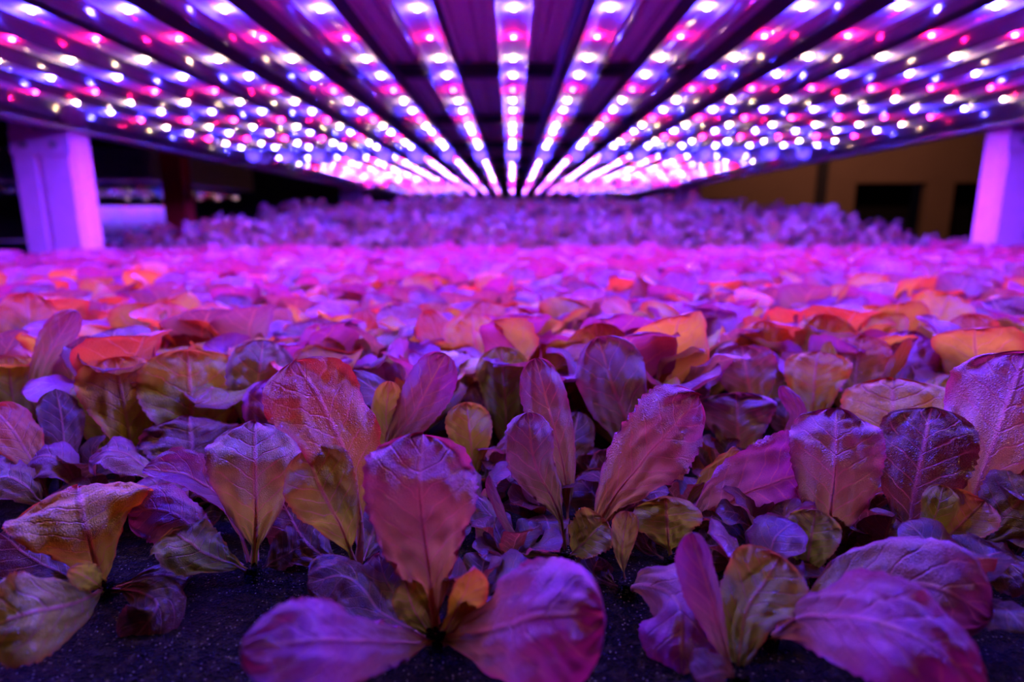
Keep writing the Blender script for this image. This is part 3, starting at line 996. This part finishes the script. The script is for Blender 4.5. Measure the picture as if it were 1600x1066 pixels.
spots = []
r = np.random.default_rng(42)
GS = 0.044
ny = int(1.75 / GS)
for j in range(ny):
    for i in range(-27, 28):
        x = (i + 0.5 * (j % 2)) * GS * 0.96 + r.normal() * 0.007
        y = 0.13 + j * GS * 0.95 + r.normal() * 0.007
        if abs(x - XC) > XE - 0.04: continue
        if min((x - hx) ** 2 + (y - hy) ** 2 for hx, hy in hero_roots) < 0.035 ** 2: continue
        v = Vector((x, y, BED)) - CAM
        zc = v.dot(FWD)
        if zc < 0.1: continue
        px = 800 + F * v.dot(RIGHT) / zc
        v2 = Vector((x, y, BED + 0.07)) - CAM
        py = 533 - F * v2.dot(UP) / v2.dot(FWD)
        if px < -120 or px > 1720: continue
        if zc < 0.335: continue            # the front is planted by hand, small plants between
        if y > 1.56: continue
        spots.append((zc, x, y))
for j in range(7):
    for i in range(-11, 12):
        x, y = i * 0.034 + 0.017 * (j % 2) + r.normal() * 0.003, 0.09 + j * 0.031 + r.normal() * 0.003
        v = Vector((x, y, BED)) - CAM
        zc = v.dot(FWD)
        gx, gy = 800 + F * v.dot(RIGHT) / zc, 533 - F * v.dot(UP) / zc
        if zc > 0.335 or gy > 1040 or gx < -60 or gx > 1660: continue
        if (gx < 330 and gy > 840) or (120 < gx < 640 and gy > 900) or (860 < gx < 1010 and gy > 890) or (gy > 960 and gx > 1400): continue
        if min((x - hx) ** 2 + (y - hy) ** 2 for hx, hy in hero_roots) < 0.014 ** 2: continue
        LOW.append((x, y))
spots.sort()
NA, NB = 70, 225
usedA, usedB = set(), 0
stuff = []
def band(zc):
    if zc < 0.5: return 'just behind the front lettuces'
    if zc < 0.65: return 'in the softly blurred middle rows'
    return 'in the blurred rows halfway back'
for n, (zc, x, y) in enumerate(spots):
    a, s = r.random() * 6.28, 0.88 + 0.22 * r.random()
    tilt = (r.normal() * 0.08, r.normal() * 0.08, a)
    if n < NA:
        p = protoA[r.integers(len(protoA))]
        o = p if p.name not in usedA else copy_tree(p)
        usedA.add(p.name)
        o.location = (x, y, BED)
        o.rotation_euler = tilt
        o.scale = (s,) * 3
        tag(o, 'red and violet baby lettuce ' + band(zc), 'lettuce', 'lettuces ' + band(zc))
    elif n < NA + NB:
        o = bpy.data.objects.new('lettuce', protoB[r.integers(len(protoB))])
        COL.objects.link(o)
        o.location = (x, y, BED)
        o.rotation_euler = tilt
        o.scale = (s,) * 3
        tag(o, 'red and violet baby lettuce ' + band(zc), 'lettuce', 'lettuces ' + band(zc))
    else:
        stuff.append((x, y, a, s))
protoC = []
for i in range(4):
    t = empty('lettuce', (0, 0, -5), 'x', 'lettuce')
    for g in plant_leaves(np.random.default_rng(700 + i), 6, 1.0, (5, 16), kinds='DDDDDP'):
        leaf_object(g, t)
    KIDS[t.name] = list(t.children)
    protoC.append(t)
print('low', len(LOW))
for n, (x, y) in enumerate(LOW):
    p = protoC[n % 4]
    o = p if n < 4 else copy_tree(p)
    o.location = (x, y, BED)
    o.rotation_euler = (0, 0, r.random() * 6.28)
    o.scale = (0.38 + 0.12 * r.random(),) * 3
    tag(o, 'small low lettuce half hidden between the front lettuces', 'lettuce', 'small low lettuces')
for p in protoA:
    if p.name not in usedA:
        for c in list(p.children): bpy.data.objects.remove(c)
        bpy.data.objects.remove(p)
lib = []
for i in range(10):
    lib.append(plant_leaves(np.random.default_rng(2000 + i), 6, 1.05, (2, 7), kinds='VVVVVVPPR'))
parts = []
for (x, y, a, s) in stuff:
    ca, sa = math.cos(a) * s, math.sin(a) * s
    Rm = np.array([[ca, -sa, 0], [sa, ca, 0], [0, 0, s]])
    for (v, f, u, c) in lib[r.integers(len(lib))]:
        parts.append((v @ Rm.T + np.array((x, y, BED)), f, u, c))
o = bpy.data.objects.new('lettuce_crop', mesh_from('lettuce_crop', parts, M['leaf']))
COL.objects.link(o)
tag(o, 'dense blurred crop of red and violet lettuces at the back of their bed', 'lettuce', None, 'stuff')
print('lettuce spots', len(spots), 'stuff', len(stuff))

# ------------------------------------------------------------------ taller frilly crop at the far end
KINDS['F'] = ((0.30, 0.30, 0.12), (0.20, 0.06, 0.26), (0.22, 0.06, 0.28))
KINDS['E'] = ((0.30, 0.28, 0.10), (0.10, 0.04, 0.14), (0.12, 0.04, 0.16))


def greens(r, hgt=0.2):
    out = []
    for i in range(26):
        az = r.random() * 6.28
        L = hgt * (0.55 + 0.5 * r.random())
        lean = 0.15 + 0.5 * r.random()
        dr = (math.cos(az), math.sin(az))
        pts = [(dr[0] * L * f * math.sin(lean * (0.4 + 1.2 * f)), dr[1] * L * f * math.sin(lean * (0.4 + 1.2 * f)), L * f * math.cos(lean * (0.4 + 0.8 * f)))
               for f in (0, 0.4, 0.75, 1.0)]
        out.append(leaf_geo(pts, 0.045 + 0.02 * r.random(), (-dr[0], -dr[1], 0.7), 'FE'[r.integers(2)], nu=3, nv=16, cup=0.1, curl=0.4,
                            wave=0.6, pet=0.45, ser=0.5, rib=True, twist=r.normal(), seed=int(r.integers(1 << 30))))
    return out


GM = [mesh_from('leafy_green', greens(np.random.default_rng(3000 + i), 0.2), M['leaf']) for i in range(8)]
def tall(y):
    return float(np.interp(y, [1.55, 1.8, 2.2, 2.8, 3.5, 5.9], [0.085, 0.135, 0.18, 0.235, 0.275, 0.295]))
j = 0
y = 1.60
cnt = 0
while y < 5.0:
    gx = 0.085 + 0.012 * j
    x = XC - XE + 0.05 + (j % 2) * gx / 2
    while x < XC + XE - 0.04:
        s = tall(y) / 0.2 * (0.90 + 0.24 * r.random())
        o = bpy.data.objects.new('leafy_green', GM[r.integers(8)])
        COL.objects.link(o)
        o.location = (x + r.normal() * 0.012, y + r.normal() * 0.015, BED)
        o.rotation_euler = (0, 0, r.random() * 6.28)
        o.scale = (s * 0.9, s * 0.9, s)
        tag(o, 'tall feathery violet-lit leafy green in the far crop behind the red lettuce', 'leafy green', 'far crop of tall feathery greens')
        cnt += 1
        x += gx
    y += 0.10 + 0.035 * j
    j += 1
print('greens', cnt)
